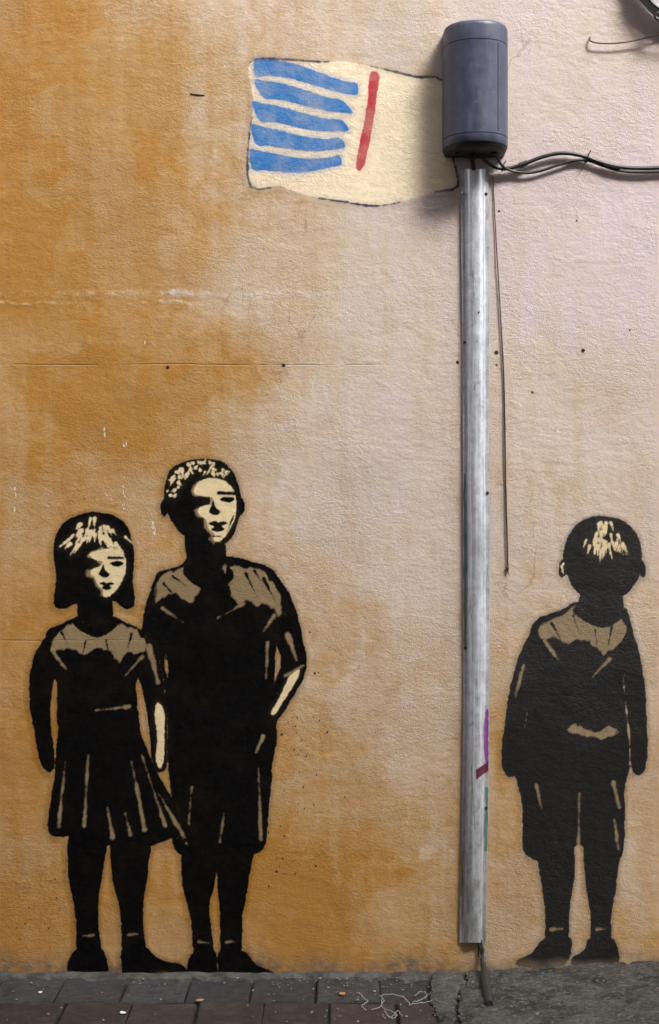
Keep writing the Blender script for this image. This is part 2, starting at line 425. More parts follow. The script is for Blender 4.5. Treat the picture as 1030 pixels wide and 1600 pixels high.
for x, y, r in ((492,1052,2),(511,1144,2.2),(474,1230,2),(498,1051,1.4),(440,1148,2.6),(432,1362,2.6),(420,1385,1.8),(494,1353,1.8),(539,1246,1.6)): sp.append((x, y, r, r))
flecks('spatter', sp, M_spat)
bm = bmesh.new(); tube(bm, [on_wall(297, 146, .001), on_wall(308, 148, .001), on_wall(320, 149, .001)], [.0012, .0018, .001], 6)
from_bm('scratch', bm, M_hole, wall)

# rough cement fillet where the render meets the paving
M_cem = simple_mat('cement', (.035, .033, .031), (.10, .095, .088), 28, .95, 0, (90, 1.0, .008), .2, 8)
bm = bmesh.new(); rows = []
for i in range(181):
    px = -160 + i * 7.0
    n = float(N1.f(np.array([px / 30.]), np.array([3.3]), 4)[0]); n2 = float(N2.f(np.array([px / 22.]), np.array([8.]), 4)[0])
    x = (px - 515) / 600; a = .004 + .012 * n; b = .012 + .05 * n2 * n2 * 1.6
    base = -.02
    rows.append([bm.verts.new(p) for p in ((x, .004, a + .002), (x, -.004 - .3 * b, a * .8 ), (x, -.004 - .7 * b, a * .3), (x, -.006 - b, base))])
for r, s in zip(rows, rows[1:]):
    for k in range(3): bm.faces.new((r[k], s[k], s[k + 1], r[k + 1]))
from_bm('cement_fillet', bm, M_cem, wall)

# ------------------------------------------------------------------ paving pieces
def paver_mat(name, c1, c2, stain):
    m, g, p = new_mat(name)
    pos = g.n('ShaderNodeNewGeometry').outputs['Position']
    rnd = g.n('ShaderNodeObjectInfo').outputs['Random']
    col = g.mix(g.mr(g.noise(pos, 45, 6, .7), .3, .7), c3(*c1), c3(*c2))
    lum = g.m('MULTIPLY_ADD', rnd, .5, .75)
    cc = g.n('ShaderNodeCombineColor')
    for i in range(3): g.l(lum, cc.inputs[i])
    col = g.mix(1, col, cc.outputs[0], 'MULTIPLY')
    col = g.mix(g.mr(g.noise(pos, 11, 6, .7, .6), .48, .66, 0, .8), col, c3(*stain))
    g.l(col, p.inputs['Base Color']); p.inputs['Roughness'].default_value = .88; p.inputs['Specular IOR Level'].default_value = .25
    g.l(g.bump(g.noise(pos, 130, 6, .7), .8, .005), p.inputs['Normal'])
    return m
M_grey = paver_mat('grey_paver', (.024, .0235, .024), (.052, .051, .051), (.02, .019, .018))
M_red = paver_mat('red_paver', (.024, .016, .0145), (.046, .031, .028), (.045, .042, .039))
def paver_bm(w_, d_):
    bm = bmesh.new(); box(bm, -w_ / 2, w_ / 2, -d_ / 2, d_ / 2, -.05, 0)
    bmesh.ops.bevel(bm, geom=[e for e in bm.edges if all(v.co.z > -.01 for v in e.verts)], offset=.004, segments=1, affect='EDGES')
    return bm
PW, PD = .162, .197
pme = {}
for nm, mt in (('grey', M_grey), ('red', M_red)):
    o = from_bm('paver', paver_bm(PW - .0045, PD - .005), mt, pavement); pme[nm] = o.data
    bpy.data.objects.remove(o)
far = {'grey': bmesh.new(), 'red': bmesh.new()}
for row in range(11):
    for col in range(-42, 43):
        x = -.602 + col * PW + (.0 if row % 2 == 0 else .035); y = -.012 - PD / 2 - row * PD
        kind = 'grey' if row == 0 else 'red'
        z = random.uniform(-.004, .001); rx, ry = random.gauss(0, .008), random.gauss(0, .008)
        if -1.25 < x < 1.3 and row < 4:
            if x > .27 and row < 4: continue           # under the poured concrete
            o = link('paver', pme[kind], pavement); o.location = (x + random.gauss(0, .0015), y, z); o.rotation_euler = (rx, ry, random.gauss(0, .006))
        else:
            vs = box(far[kind], x - PW / 2 + .004, x + PW / 2 - .004, y - PD / 2 + .004, y + PD / 2 - .004, -.04, z)
for k, mt in (('grey', M_grey), ('red', M_red)):
    o = from_bm('distant_pavers', far[k], mt, pavement, False); o['kind'] = 'stuff'

# poured concrete apron on the right, broken along a crack near the cable
def slab(name, outline, zt, seed, parent=None):
    N = VN(seed); bm = bmesh.new()
    xs = [p[0] for p in outline]; ys = [p[1] for p in outline]
    pts = [Vector((x, y, 0)) for x, y in outline]
    edge = []
    for a, b in zip(pts, pts[1:] + pts[:1]):
        n = max(1, int((b - a).length / .012))
        for k in range(n):
            p = a.lerp(b, k / n); j = .004 if 0 < k < n else 0
            edge.append(Vector((p.x + random.gauss(0, j), p.y + random.gauss(0, j), 0)))
    top = [bm.verts.new((p.x, p.y, zt(p.x, p.y) - .004)) for p in edge]
    f = bm.faces.new(top)
    r = bmesh.ops.triangulate(bm, faces=[f])
    for _ in range(4):
        le = [e for e in bm.edges if e.calc_length() > .02]
        if le: bmesh.ops.subdivide_edges(bm, edges=le, cuts=1)
        bmesh.ops.triangulate(bm, faces=bm.faces[:])
    bnd = {v for e in bm.edges if len(e.link_faces) == 1 for v in e.verts}
    for v in bm.verts:
        h = float(N.f(np.array([v.co.x * 14.]), np.array([v.co.y * 14.]), 4)[0]) - .5
        v.co.z = zt(v.co.x, v.co.y) + .012 * h - (.006 if v in bnd else 0)
    be = [e for e in bm.edges if len(e.link_faces) == 1]
    ex = bmesh.ops.extrude_edge_only(bm, edges=be)
    for v in [g_ for g_ in ex['geom'] if isinstance(g_, bmesh.types.BMVert)]: v.co.z = -.06; v.co.x *= 1.0
    return from_bm(name, bm, M_conc, parent)
def conc_mat():
    m, g, p = new_mat('rough_concrete')
    pos = g.n('ShaderNodeNewGeometry').outputs['Position']
    n1 = g.noise(pos, 9, 8, .7, .5); n2 = g.noise(pos, 120, 5, .7)
    col = g.mix(g.mr(n1, .32, .68), c3(.015, .0145, .013), c3(.095, .092, .083))
    col = g.mix(g.mr(g.noise(pos, 24, 6, .7), .55, .7, 0, .6), col, c3(.14, .135, .125))
    col = g.mix(g.mr(g.noise(g.mapping(pos, (1, 1, 1), (4, 2, 1)), 16, 5, .7), .56, .66, 0, .55), col, c3(.028, .032, .02))
    sp2 = g.noise(pos, 70, 6, .75)
    col = g.mix(g.mr(sp2, .5, .64, 0, .75), col, c3(.16, .155, .145))
    col = g.mix(g.mr(g.noise(g.mapping(pos, (1, 1, 1), (3, 7, 1)), 85, 6, .75), .53, .64, 0, .85), col, c3(.018, .017, .015))
    col = g.mix(g.mr(n2, .6, .72, 0, .65), col, c3(.02, .018, .017))
    g.l(col, p.inputs['Base Color']); p.inputs['Roughness'].default_value = .93; p.inputs['Specular IOR Level'].default_value = .2
    h = g.m('ADD', g.m('MULTIPLY', g.noise(pos, 45, 7, .7), 1.0), g.m('MULTIPLY', n2, .5))
    g.l(g.bump(h, 1.0, .012), p.inputs['Normal'])
    return m
M_conc = conc_mat()
zt = lambda x, y: .014 + .028 * min(1, max(0, (x - .3) / .5)) + .10 * min(0, y + .12) * .2
apron = tag(empty('concrete_apron', (.6, -.2, 0)), 'raised patch of rough grey concrete at the wall foot, under the metal cable cover', 'concrete patch')
for nm, ol, sd in (('slab', [(.265, -.004), (.345, -.004), (.345, -.10), (.322, -.15), (.305, -.25), (.295, -.4), (.29, -.82), (.25, -.82), (.262, -.4), (.25, -.2)], 21),
                   ('slab', [(.352, -.004), (4.0, -.004), (4.0, -.82), (.302, -.82), (.306, -.4), (.314, -.25), (.33, -.15), (.352, -.105)], 22)):
    if ol[1][0] > 2: ol = [(min(x, 1.6), y) for x, y in ol]
    o = slab(nm, ol, zt, sd); o.parent = apron; o.location = -Vector(apron.location)

# ------------------------------------------------------------------ painted figures and striped cloth (flat paint, built on the render)
FAR = -60.0
def shape_sdf(P, sh):
    """('p', points) smooth outline, ('s', a, b, ra, rb) tapered stroke, ('e', cx, cy, rx, ry) oval"""
    if sh[0] == 'p':
        pl = np.array([(v.x, v.y) for v in catmull([(x, y, 0) for x, y in sh[1]], 5, True)])
    elif sh[0] == 'e':
        _, cx, cy, rx, ry = sh[:5]; an = sh[5] if len(sh) > 5 else 0
        th = np.linspace(0, 2 * np.pi, 28, endpoint=False); ca, sa = math.cos(an), math.sin(an)
        u, v = rx * np.cos(th), ry * np.sin(th); pl = np.stack([cx + u * ca - v * sa, cy + u * sa + v * ca], 1)
    else:
        _, a, b, ra, rb = sh; pl = np.array([a, b], float)
    lo, hi = pl.min(0) - 50, pl.max(0) + 50
    k = (P[:, 0] > lo[0]) & (P[:, 0] < hi[0]) & (P[:, 1] > lo[1]) & (P[:, 1] < hi[1])
    out = np.full(len(P), FAR)
    if k.any(): out[k] = seg_sdf(P[k], sh[1], sh[2], sh[3], sh[4]) if sh[0] == 's' else poly_sdf(P[k], pl)
    return out

def painted(name, bbox, regions, mat, off, label, cat, group=None, under=(), step=2.0, rag=1.6, fade=None, margin=9, seed=1, thin=.02):
    """regions: list of (part name, layer, shapes); later regions lie over earlier ones"""
    regions = [(nm, ly, [sh]) if ly in ('beige', 'top') else (nm, ly, shs) for nm, ly, shs in regions for sh in (shs if ly in ('beige', 'top') else [None])]
    x0, y0, x1, y1 = bbox
    xs = np.arange(x0 - 14, x1 + 14.1, step); ys = np.arange(y0 - 14, y1 + 14.1, step)
    X, Y = np.meshgrid(xs, ys); P = np.stack([X.ravel(), Y.ravel()], 1); nv = len(P)
    N = VN(100 + seed)
    wob = rag * 2 * (N.f(P[:, 0] / 15, P[:, 1] / 15, 3) - .5)
    layers = {}; rs = []
    for nm, ly, shs in regions:
        s = np.full(nv, FAR)
        for sh in shs: s = np.maximum(s, shape_sdf(P, sh))
        if ly == 'beige': s = np.where(s > -30, s - (1.0 if shs[0][0] == 'p' else 0) + (13 if shs[0][0] == 'p' else 4) * (N.f(P[:, 0] / 10 + P[:, 1] / 24, P[:, 1] / 30 - P[:, 0] / 60, 4) - .5), s)
        s = s + wob * (1.0 if ly in ('black', 'beige') else .45); rs.append(s)
        layers[ly] = np.maximum(layers[ly], s) if ly in layers else s.copy()
    own = np.max(np.stack(rs), 0)
    for nm, ly, shs in under:                       # what another figure has already put on the wall there
        s = np.full(nv, FAR)
        for sh in shs: s = np.maximum(s, shape_sdf(P, sh))
        if ly in layers: layers[ly] = np.maximum(layers[ly], np.where(own > 0, FAR, s))
    n0, n1 = X.shape; idx = np.arange(nv).reshape(n0, n1)
    cs = lambda a: (lambda b: (b[:-1, :-1] + b[1:, :-1] + b[:-1, 1:] + b[1:, 1:]) / 4)(a.reshape(n0, n1))
    use = cs(own) > -margin
    R = np.stack([cs(r) for r in rs])
    lab = np.argmax(R, 0)                           # nearest region ...
    nb = len(R)
    for i in range(nb): lab = np.where(R[i] > 0, i, lab)      # ... or the topmost that covers the cell
    root = tag(empty(name, on_wall((x0 + x1) / 2, y1, off)), label, cat, group)
    black = [i for i in range(nb) if regions[i][1] == regions[0][1]]
    base = np.array(black)[np.argmax(R[black], 0)]
    def pieces(mask):
        todo = set(zip(*np.nonzero(mask))); out = []
        while todo:
            st = [todo.pop()]; comp = []
            while st:
                a, b = st.pop(); comp.append((a, b))
                for n_ in ((a + 1, b), (a - 1, b), (a, b + 1), (a, b - 1)):
                    if n_ in todo: todo.discard(n_); st.append(n_)
            out.append(comp)
        return sorted(out, key=len, reverse=True)
    comps = {}
    for i in list(range(nb - 1, -1, -1)):
        if i in black or len(regions[i][2]) > 8: continue
        ps = pieces(use & (lab == i)); comps[i] = [c for c in ps if len(c) >= 14]
        for c in ps:
            if len(c) < 14:
                ix = tuple(np.array(c).T); lab[ix] = base[ix]
    for i in black:
        ps = pieces(use & (lab == i)); comps[i] = ps[:1] + [c for c in ps[1:] if len(c) >= 25]
        for c in ps[1:]:
            if len(c) < 25 and ps:
                ix = tuple(np.array(c).T)
                alt = [j for j in black if j != i]
                if alt:
                    j = alt[int(np.argmax([R[j][ix].mean() for j in alt]))]
                    if j in comps: comps[j][0].extend(c)
                    else: lab[ix] = j
                else: comps[i][0].extend(c)
    o_, g_, f_ = wall_fields(P[:, 0], P[:, 1])
    lift = np.clip((own + 9) / 6, 0, 1)
    for nm_, ly_, shs_ in under:
        for sh in shs_: lift = np.maximum(lift, np.clip((shape_sdf(P, sh) + 16) / 5, 0, 1))
    h = wall_h(P[:, 0], P[:, 1]) + .0002 + (off - .0002) * lift
    V = np.stack([(P[:, 0] - 515) / 600, -h, (1525 - P[:, 1]) / 600], 1) - np.array(root.location)
    cov = 1.0 - thin * np.clip(N.f(P[:, 0] / 26, P[:, 1] / 26, 4) - .42, 0, 1) - .6 * thin * np.clip(N.f(P[:, 0] / 5, P[:, 1] / 5, 2) - .6, 0, 1)
    if fade: cov = cov * np.clip((fade[1] - P[:, 1] + 10 * (N.f(P[:, 0] / 25, P[:, 1] / 25, 2) - .5)) / (fade[1] - fade[0]), .12, 1)
    q = np.stack([idx[1:, :-1], idx[1:, 1:], idx[:-1, 1:], idx[:-1, :-1]], -1)
    allat = {'ochre': o_, 'grey': g_, 'foot': f_, 'cover': cov}
    for ly in layers: allat['sd_' + ly] = layers[ly]
    for i, (nm, ly, shs) in enumerate(regions):
        many = i not in comps
        for cells in ([None] if many else comps[i]):
            f = q[use & (lab == i)] if many else q[tuple(np.array(cells).T)]
            if len(f) < 4: continue
            u, inv = np.unique(f, return_inverse=True)
            me = bpy.data.meshes.new(nm); me.from_pydata(V[u].tolist(), [], inv.reshape(-1, 4).tolist())
            for an, arr in allat.items():
                a = me.attributes.new(an, 'FLOAT', 'POINT'); a.data.foreach_set('value', arr[u].astype(np.float32))
            me.polygons.foreach_set('use_smooth', [True] * len(f))
            o = link(nm, me, root, mat)
            if many: o['kind'] = 'stuff'
    return root

BLACK, BEIGE, CREAM = (.0018, .0017, .0017), (.235, .17, .095), (.66, .54, .33)
FIG_L = [('sd_black', BLACK, .85), ('sd_beige', BEIGE, 0.0), ('sd_cream', CREAM, .04), ('sd_top', BLACK, .1)]
M_fig_sheen = paint_material('stencil_paint_sheen', FIG_L, .42)
M_fig = paint_material('stencil_paint', [('sd_black', BLACK, .85), ('sd_beige', BEIGE, 0.0), ('sd_cream', CREAM, .04), ('sd_top', BLACK, .1)])

def dabs(rnd, n, cx, cy, rx, ry, a0, a1, r0, r1, ln, wd, flow):
    """short brush dabs over part of an oval, flowing away from its crown"""
    out = []
    for _ in range(n):
        a = rnd.uniform(a0, a1); r = rnd.uniform(r0, r1)
        x, y = cx + rx * r * math.cos(a), cy + ry * r * math.sin(a)
        dx, dy = flow(x, y); m = math.hypot(dx, dy) + 1e-6; L = ln * rnd.uniform(.5, 1.2)
        out.append(('s', (x, y), (x + dx / m * L, y + dy / m * L), wd * rnd.uniform(.6, 1.2), wd * .25))
    return out
rnd = random.Random(5)

# --- tall child standing to the front, hands in pockets
tall = [
 ('leg', 'black', [('p', [(290,1290),(340,1290),(340,1360),(328,1420),(334,1495),(304,1497),(298,1440),(284,1370)])]),
 ('leg', 'black', [('p', [(346,1290),(398,1290),(390,1370),(380,1430),(376,1497),(346,1495),(344,1430),(338,1360)])]),
 ('shoe', 'black', [('p', [(302,1486),(334,1484),(340,1508),(338,1530),(316,1536),(294,1534),(292,1512)])]),
 ('shoe', 'black', [('p', [(344,1486),(378,1484),(400,1506),(426,1520),(432,1532),(400,1536),(348,1534),(340,1512)])]),
 ('shorts', 'black', [('p', [(266,1120),(420,1120),(426,1200),(420,1270),(412,1326),(376,1332),(344,1300),(310,1336),(272,1326),(268,1250),(262,1190)])]),
 ('shirt', 'black', [('p', [(300,868),(282,882),(248,894),(236,922),(240,968),(258,1010),(262,1070),(258,1150),(320,1160),(424,1152),(430,1070),(432,1010),(446,960),(444,918),(424,888),(382,874),(352,868)])]),
 ('arm', 'black', [('p', [(260,900),(241,914),(226,950),(220,1010),(224,1060),(248,1104),(282,1140),(296,1120),(272,1080),(258,1040),(262,990),(268,930)])]),
 ('arm', 'black', [('p', [(412,894),(443,914),(462,950),(474,1000),(480,1040),(462,1084),(424,1136),(404,1122),(424,1076),(438,1034),(430,1000),(416,950)])]),
 ('neck', 'black', [('p', [(292,826),(346,836),(352,884),(328,900),(296,884)])]),
 ('head', 'black', [('p', [(314,716),(346,720),(368,742),(376,776),(374,812),(362,840),(338,856),(310,852),(284,836),(266,812),(256,782),(258,750),(276,726)]), ('e', 376, 792, 7, 14), ('e', 257, 794, 6, 14)]),
 ('face_shade', 'beige', [('p', [(x - 7 + (340 - x) * .02, y + 1) for x, y in [(322,748),(346,749),(362,761),(368,778),(369,800),(364,818),(354,836),(342,847),(333,843),(335,834),(326,826),(322,812),(313,806),(309,797),(318,790),(330,788),(332,778),(318,776),(304,770),(307,757)]])]),
 ('face', 'cream', [('p', [(322,748),(346,749),(362,761),(368,778),(369,800),(364,818),(354,836),(342,847),(333,843),(335,834),(326,826),(322,812),(313,806),(309,797),(318,790),(330,788),(332,778),(318,776),(304,770),(307,757)])]),
 ('eyebrow', 'top', [('s', (341,770), (367,771), 3.0, 2.2)]),
 ('eye', 'top', [('p', [(343,780),(350,776.5),(360,776.5),(367,779),(362,784),(356,785.5),(348,783)])]),
 ('cheek_shadow', 'top', [('s', (365,806), (355,832), 1.6, .8)]),
 ('nose', 'top', [('p', [(334,781),(337,792),(345,799),(341,805),(333,804),(326,800),(330,790)])]),
 ('mouth', 'top', [('p', [(325,819),(335,814),(341,816),(347,814),(356,818),(347,822),(352,827),(341,831),(330,828),(334,823)])]),
 ('chin_shadow', 'top', [('s', (334,838), (345,838), 1.6, 1.2)]),
 ('hair_highlight', 'cream', dabs(rnd, 60, 314, 780, 54, 62, math.radians(185), math.radians(320), .70, 1.0, 6, 2.5, lambda x, y: (math.cos(x * 1.3), math.sin(y * 1.7) + .4))),
 ('shirt_highlight', 'beige', [('p', [(290,886),(266,893),(248,909),(240,934),(244,946),(258,934),(272,930),(284,938),(296,944),(304,938),(314,920),(306,902)]),
    ('p', [(352,886),(386,886),(416,898),(434,922),(442,950),(436,964),(424,950),(412,942),(400,948),(388,938),(374,942),(362,934),(356,912)]),
    ('s', (254,950), (286,972), 2.6, .6), ('s', (428,962), (412,986), 3.0, .8), ('s', (380,944), (340,966), 2.6, .6),
    ('s', (450,992), (464,1032), 5, 2), ('s', (418,1004), (416,1060), 2.6, 1), ('s', (474,1040), (446,1056), 1.8, 1.4)]),
 ('shorts_fold', 'beige', [('s', (412,1150), (400,1176), 2.4, 1), ('s', (404,1200), (408,1312), 1.0, 2.2), ('s', (300,1230), (292,1318), .8, 1.8), ('s', (350,1270), (344,1316), .8, 1.6)]),
 ('sock_edge', 'beige', [('s', (311,1471), (326,1473), 2.0, .7), ('s', (353,1472), (370,1471), 2.0, .7)]),
 ('collar', 'top', [('p', [(292,884),(310,904),(330,912),(350,900),(356,884),(366,900),(352,916),(330,924),(304,914),(286,896)])]),
 ('shirt_fold', 'top', [('s', (256,912), (274,932), 2.6, .8), ('s', (270,900), (292,916), 2, .6), ('s', (384,896), (402,932), 2.5, .8), ('s', (412,904), (434,946), 3, .8), ('s', (398,892), (408,908), 2, .8)]),
 ('forearm', 'cream', [('p', [(468,1046),(462,1066),(444,1094),(430,1116),(424,1112),(440,1084),(452,1058)])]),
]
# --- smaller child in a dress, arms by the sides
small = [
 ('leg', 'black', [('p', [(112,1290),(166,1290),(162,1360),(154,1420),(156,1490),(122,1494),(118,1430),(106,1360)])]),
 ('leg', 'black', [('p', [(178,1290),(234,1290),(232,1360),(224,1420),(226,1490),(194,1494),(188,1430),(174,1360)])]),
 ('shoe', 'black', [('p', [(120,1482),(158,1480),(168,1502),(168,1524),(140,1532),(110,1526),(106,1506)])]),
 ('shoe', 'black', [('p', [(192,1482),(228,1480),(252,1500),(284,1506),(292,1522),(250,1530),(198,1528),(190,1506)])]),
 ('skirt', 'black', [('p', [(98,1096),(204,1096),(222,1150),(250,1214),(282,1268),(306,1316),(270,1310),(236,1322),(196,1312),(160,1322),(120,1308),(76,1300),(84,1220),(90,1150)])]),
 ('bodice', 'black', [('p', [(126,962),(96,974),(72,990),(74,1036),(88,1070),(94,1120),(150,1128),(210,1118),(214,1068),(226,1034),(228,992),(202,974),(172,962)])]),
 ('arm', 'black', [('p', [(92,988),(67,1000),(48,1040),(46,1096),(54,1150),(62,1190),(76,1208),(86,1196),(82,1152),(80,1096),(92,1040),(102,1000)])]),
 ('arm', 'black', [('p', [(206,986),(231,998),(252,1040),(260,1096),(262,1150),(262,1194),(248,1208),(238,1192),(234,1150),(226,1096),(212,1044),(206,1000)])]),
 ('neck', 'black', [('p', [(128,922),(170,922),(176,968),(150,980),(122,968)])]),
 ('hair', 'black', [('p', [(148,800),(180,806),(202,828),(210,866),(208,906),(212,944),(196,952),(176,940),(124,942),(100,952),(84,944),(88,900),(82,862),(92,826),(116,806)])]),
 ('face_shade', 'beige', [('p', [(x - 6, y + 1) for x, y in [(156,859),(178,857),(192,865),(197,880),(194,900),(185,918),(172,931),(162,932),(160,922),(152,914),(148,903),(141,897),(144,889),(156,885),(160,878),(148,874),(139,866)]])]),
 ('face', 'cream', [('p', [(156,859),(178,857),(192,865),(197,880),(194,900),(185,918),(172,931),(162,932),(160,922),(152,914),(148,903),(141,897),(144,889),(156,885),(160,878),(148,874),(139,866)])]),
 ('eyebrow', 'top', [('s', (170,871), (193,872), 2.6, 1.8)]),
 ('eye', 'top', [('p', [(171,880.5),(178,877),(187,877),(194,880),(188,884),(182,885.5),(175,883.5)])]),
 ('nose', 'top', [('p', [(162,881),(165,891),(172,897),(167,902),(160,902),(154,897),(158,889)])]),
 ('mouth', 'top', [('p', [(154,913),(162,909),(167,911),(172,909),(179,912),(172,915),(175,919),(166,922),(158,919),(162,915)])]),
 ('hair_highlight', 'cream', dabs(rnd, 46, 148, 866, 56, 60, math.radians(200), math.radians(338), .45, .98, 17, 2.8, lambda x, y: ((x - 150) * .9, 34))),
 ('bodice_highlight', 'beige', [('p', [(124,970),(100,980),(82,994),(76,1014),(86,1020),(104,1012),(120,1020),(134,1024),(150,1014),(166,1016),(180,1030),(190,1036),(202,1020),(216,1022),(226,1016),(226,998),(208,982),(178,970),(150,984)]),
    ('s', (84,1020), (104,1046), 2.6, .6), ('s', (222,1026), (196,1056), 3.0, .6), ('s', (234,1012), (247,1066), 5.5, 2.5)]),
 ('collar', 'top', [('p', [(120,966),(150,982),(178,966),(184,978),(152,996),(116,978)])]),
 ('bodice_fold', 'top', [('s', (96,988), (108,1010), 2, .6), ('s', (206,990), (200,1012), 2.2, .6), ('s', (166,1000), (170,1020), 1.8, .6), ('s', (134,1002), (130,1020), 1.8, .6)]),
 ('forearm', 'cream', [('p', [(246,1098),(256,1110),(257,1150),(256,1188),(250,1200),(244,1188),(246,1150),(242,1116)])]),
 ('skirt_fold', 'beige', [('s', (206,1190), (226,1296), 1.2, 4), ('s', (168,1262), (176,1308), .8, 3.4), ('s', (138,1180), (132,1290), .8, 2.2), ('s', (248,1240), (288,1308), .6, 3), ('s', (196,1272), (204,1304), .8, 2.4), ('s', (102,1190), (92,1292), .8, 2.0), ('s', (222,1180), (258,1290), .8, 2.6)]),
 ('belt', 'beige', [('s', (150,1110), (202,1104), .6, 2.2)]),
 ('sock_edge', 'beige', [('s', (130,1462), (148,1461), 2.0, .7), ('s', (202,1460), (217,1459), 2.0, .7)]),
]
# --- child seen from behind beside the metal cover
rear = [
 ('leg', 'black', [('p', [(842,1310),(892,1310),(898,1370),(890,1420),(886,1478),(854,1480),(852,1430),(844,1370)])]),
 ('leg', 'black', [('p', [(916,1310),(966,1310),(964,1380),(956,1430),(954,1478),(926,1480),(922,1430),(914,1370)])]),
 ('shoe', 'black', [('p', [(850,1466),(890,1464),(892,1490),(880,1508),(846,1512),(812,1510),(806,1502),(832,1488)])]),
 ('shoe', 'black', [('p', [(922,1466),(956,1464),(966,1486),(964,1508),(930,1512),(896,1510),(894,1498),(912,1484)])]),
 ('shorts', 'black', [('p', [(816,1180),(972,1180),(976,1240),(972,1338),(926,1342),(904,1318),(880,1344),(822,1336),(816,1262)])]),
 ('shirt', 'black', [('p', [(906,940),(872,954),(842,966),(826,994),(828,1060),(822,1120),(812,1206),(850,1218),(900,1210),(978,1216),(980,1120),(974,1060),(990,1000),(984,966),(968,948)])]),
 ('arm', 'black', [('p', [(852,972),(829,988),(808,1030),(794,1090),(786,1150),(784,1196),(796,1214),(812,1200),(818,1150),(828,1100),(842,1040),(852,1000)])]),
 ('arm', 'black', [('p', [(966,968),(987,986),(1002,1030),(1010,1090),(1012,1150),(1010,1196),(998,1212),(986,1198),(984,1150),(978,1100),(974,1040),(966,1000)])]),
 ('neck', 'black', [('p', [(914,920),(966,920),(972,956),(940,970),(906,956)])]),
 ('head', 'black', [('p', [(942,806),(974,814),(996,836),(1004,868),(998,902),(980,928),(944,940),(908,930),(888,904),(880,870),(888,836),(908,814)]), ('e', 880, 888, 7, 15, .15), ('e', 1004, 888, 6, 14, -.15)]),
 ('hair_highlight', 'cream', dabs(rnd, 44, 946, 868, 48, 58, math.radians(205), math.radians(345), .15, .92, 15, 2.9, lambda x, y: ((x - 940) * .5, 30))),
 ('ear', 'cream', [('s', (878,884), (880,896), 1.6, 1.0), ('s', (881,880), (877,886), 1.2, 1)]),
 ('shirt_highlight', 'beige', [('p', [(904,948),(876,960),(852,972),(840,990),(846,1001),(862,995),(878,1000),(888,1008),(900,1000),(918,1002),(932,1014),(944,1026),(954,1018),(968,1006),(978,984),(966,962),(944,976)]),
    ('s', (850,1000), (872,1030), 2.8, .7), ('s', (952,1030), (926,1058), 3, .6),
    ('p', [(884,1140),(906,1132),(930,1142),(956,1136),(964,1144),(946,1152),(910,1152)]), ('s', (818,1040), (806,1088), 3.0, 1.2), ('s', (958,1222), (968,1262), 3, 1.2)]),
 ('shorts_fold', 'beige', [('s', (838,1226), (846,1262), 2.2, 1), ('s', (905,1240), (904,1316), .8, 1.8), ('s', (960,1280), (966,1326), 1, 2)]),
 ('sock_edge', 'beige', [('s', (861,1452), (879,1451), 2.0, .7), ('s', (933,1452), (948,1451), 2.0, .7)]),
 ('shirt_fold', 'top', [('s', (862,974), (876,998), 2.6, .8), ('s', (930,984), (934,1020), 1.8, .8), ('s', (956,980), (950,1010), 2.4, .8), ('s', (896,962), (906,990), 1.8, .6)]),
 ('collar', 'top', [('p', [(902,948),(940,968),(974,950),(978,960),(942,982),(898,960)])]),
]
FIG = 'stencilled children painted on the wall'
painted('painted_child', (214, 708, 486, 1540), tall, M_fig, .0006, 'tallest black stencilled child with cropped hair, hands in pockets of dark shorts', 'painted figure', FIG, rag=1.8, fade=(1524, 1556), seed=3)
painted('painted_child', (40, 794, 314, 1536), small, M_fig, .0012, 'black stencilled child in a flared dress with chin length hair, arms hanging down', 'painted figure', FIG,
        under=tall, rag=1.6, fade=(1518, 1550), seed=4)
painted('painted_child', (776, 800, 1020, 1516), rear, M_fig_sheen, .0006, 'black stencilled child seen from behind, standing beside the metal cable cover', 'painted figure', FIG, rag=1.6, fade=(1496, 1532), seed=5)

# plain striped cloth painted next to the junction box
def wave(x, ph): return 10 * math.sin(x / 42.0 + ph)
def bar(x0, x1, yc, hw, ph, sl):
    tp = lambda x: 1.15 - .45 * (x - x0) / (x1 - x0)
    up = [(x, yc - hw * tp(x) + wave(x, ph) + sl * (x - x0)) for x in range(x0, x1 + 1, 20)]
    dn = [(x, yc + hw * tp(x) + wave(x, ph + .25) + sl * (x - x0)) for x in range(x1, x0 - 1, -20)]
    return ('p', up + dn)
cloth_o = [(390,98),(440,93),(500,97),(540,96),(600,108),(650,120),(692,126),(698,180),(706,240),(716,290),(680,300),(640,312),(590,322),(540,316),(480,306),(440,292),(392,292),(388,230),(396,160)]
cl = [('cloth', 'cream', [('p', cloth_o)])]
for i in range(5):
    cl.append(('stripe', 'blue', [bar(398 - 2 * i, 558 - 6 * i, 113 + 35.5 * i, 12.5, .45 * i + .6, .11 - .045 * i)]))
cl.append(('band', 'red', [('p', [(578,116),(592,117),(588,160),(580,210),(568,262),(556,260),(566,205),(574,160)])]))
edge = []
pts = catmull([(x, y, 0) for x, y in cloth_o], 3, True)
for i in range(len(pts)):
    a, b = pts[i], pts[(i + 1) % len(pts)]; k = .5 + .5 * math.sin(i * .55)
    if k > .3: edge.append(('s', (a.x, a.y), (b.x, b.y), .4 + 1.9 * k, .4 + 1.9 * k))
cl.append(('outline', 'dark', edge))
M_cloth = paint_material('flag_paint', [('sd_cream', (.74, .63, .46), .5), ('sd_blue', (.045, .17, .42), .9), ('sd_red', (.40, .045, .06), .3), ('sd_dark', (.055, .055, .075), .5)])
painted('painted_flag', (384, 86, 722, 328), cl, M_cloth, .0006, 'cream painted cloth with five wavy blue stripes and a red band, beside the junction box', 'painted flag', rag=2.0, seed=6, thin=.5)

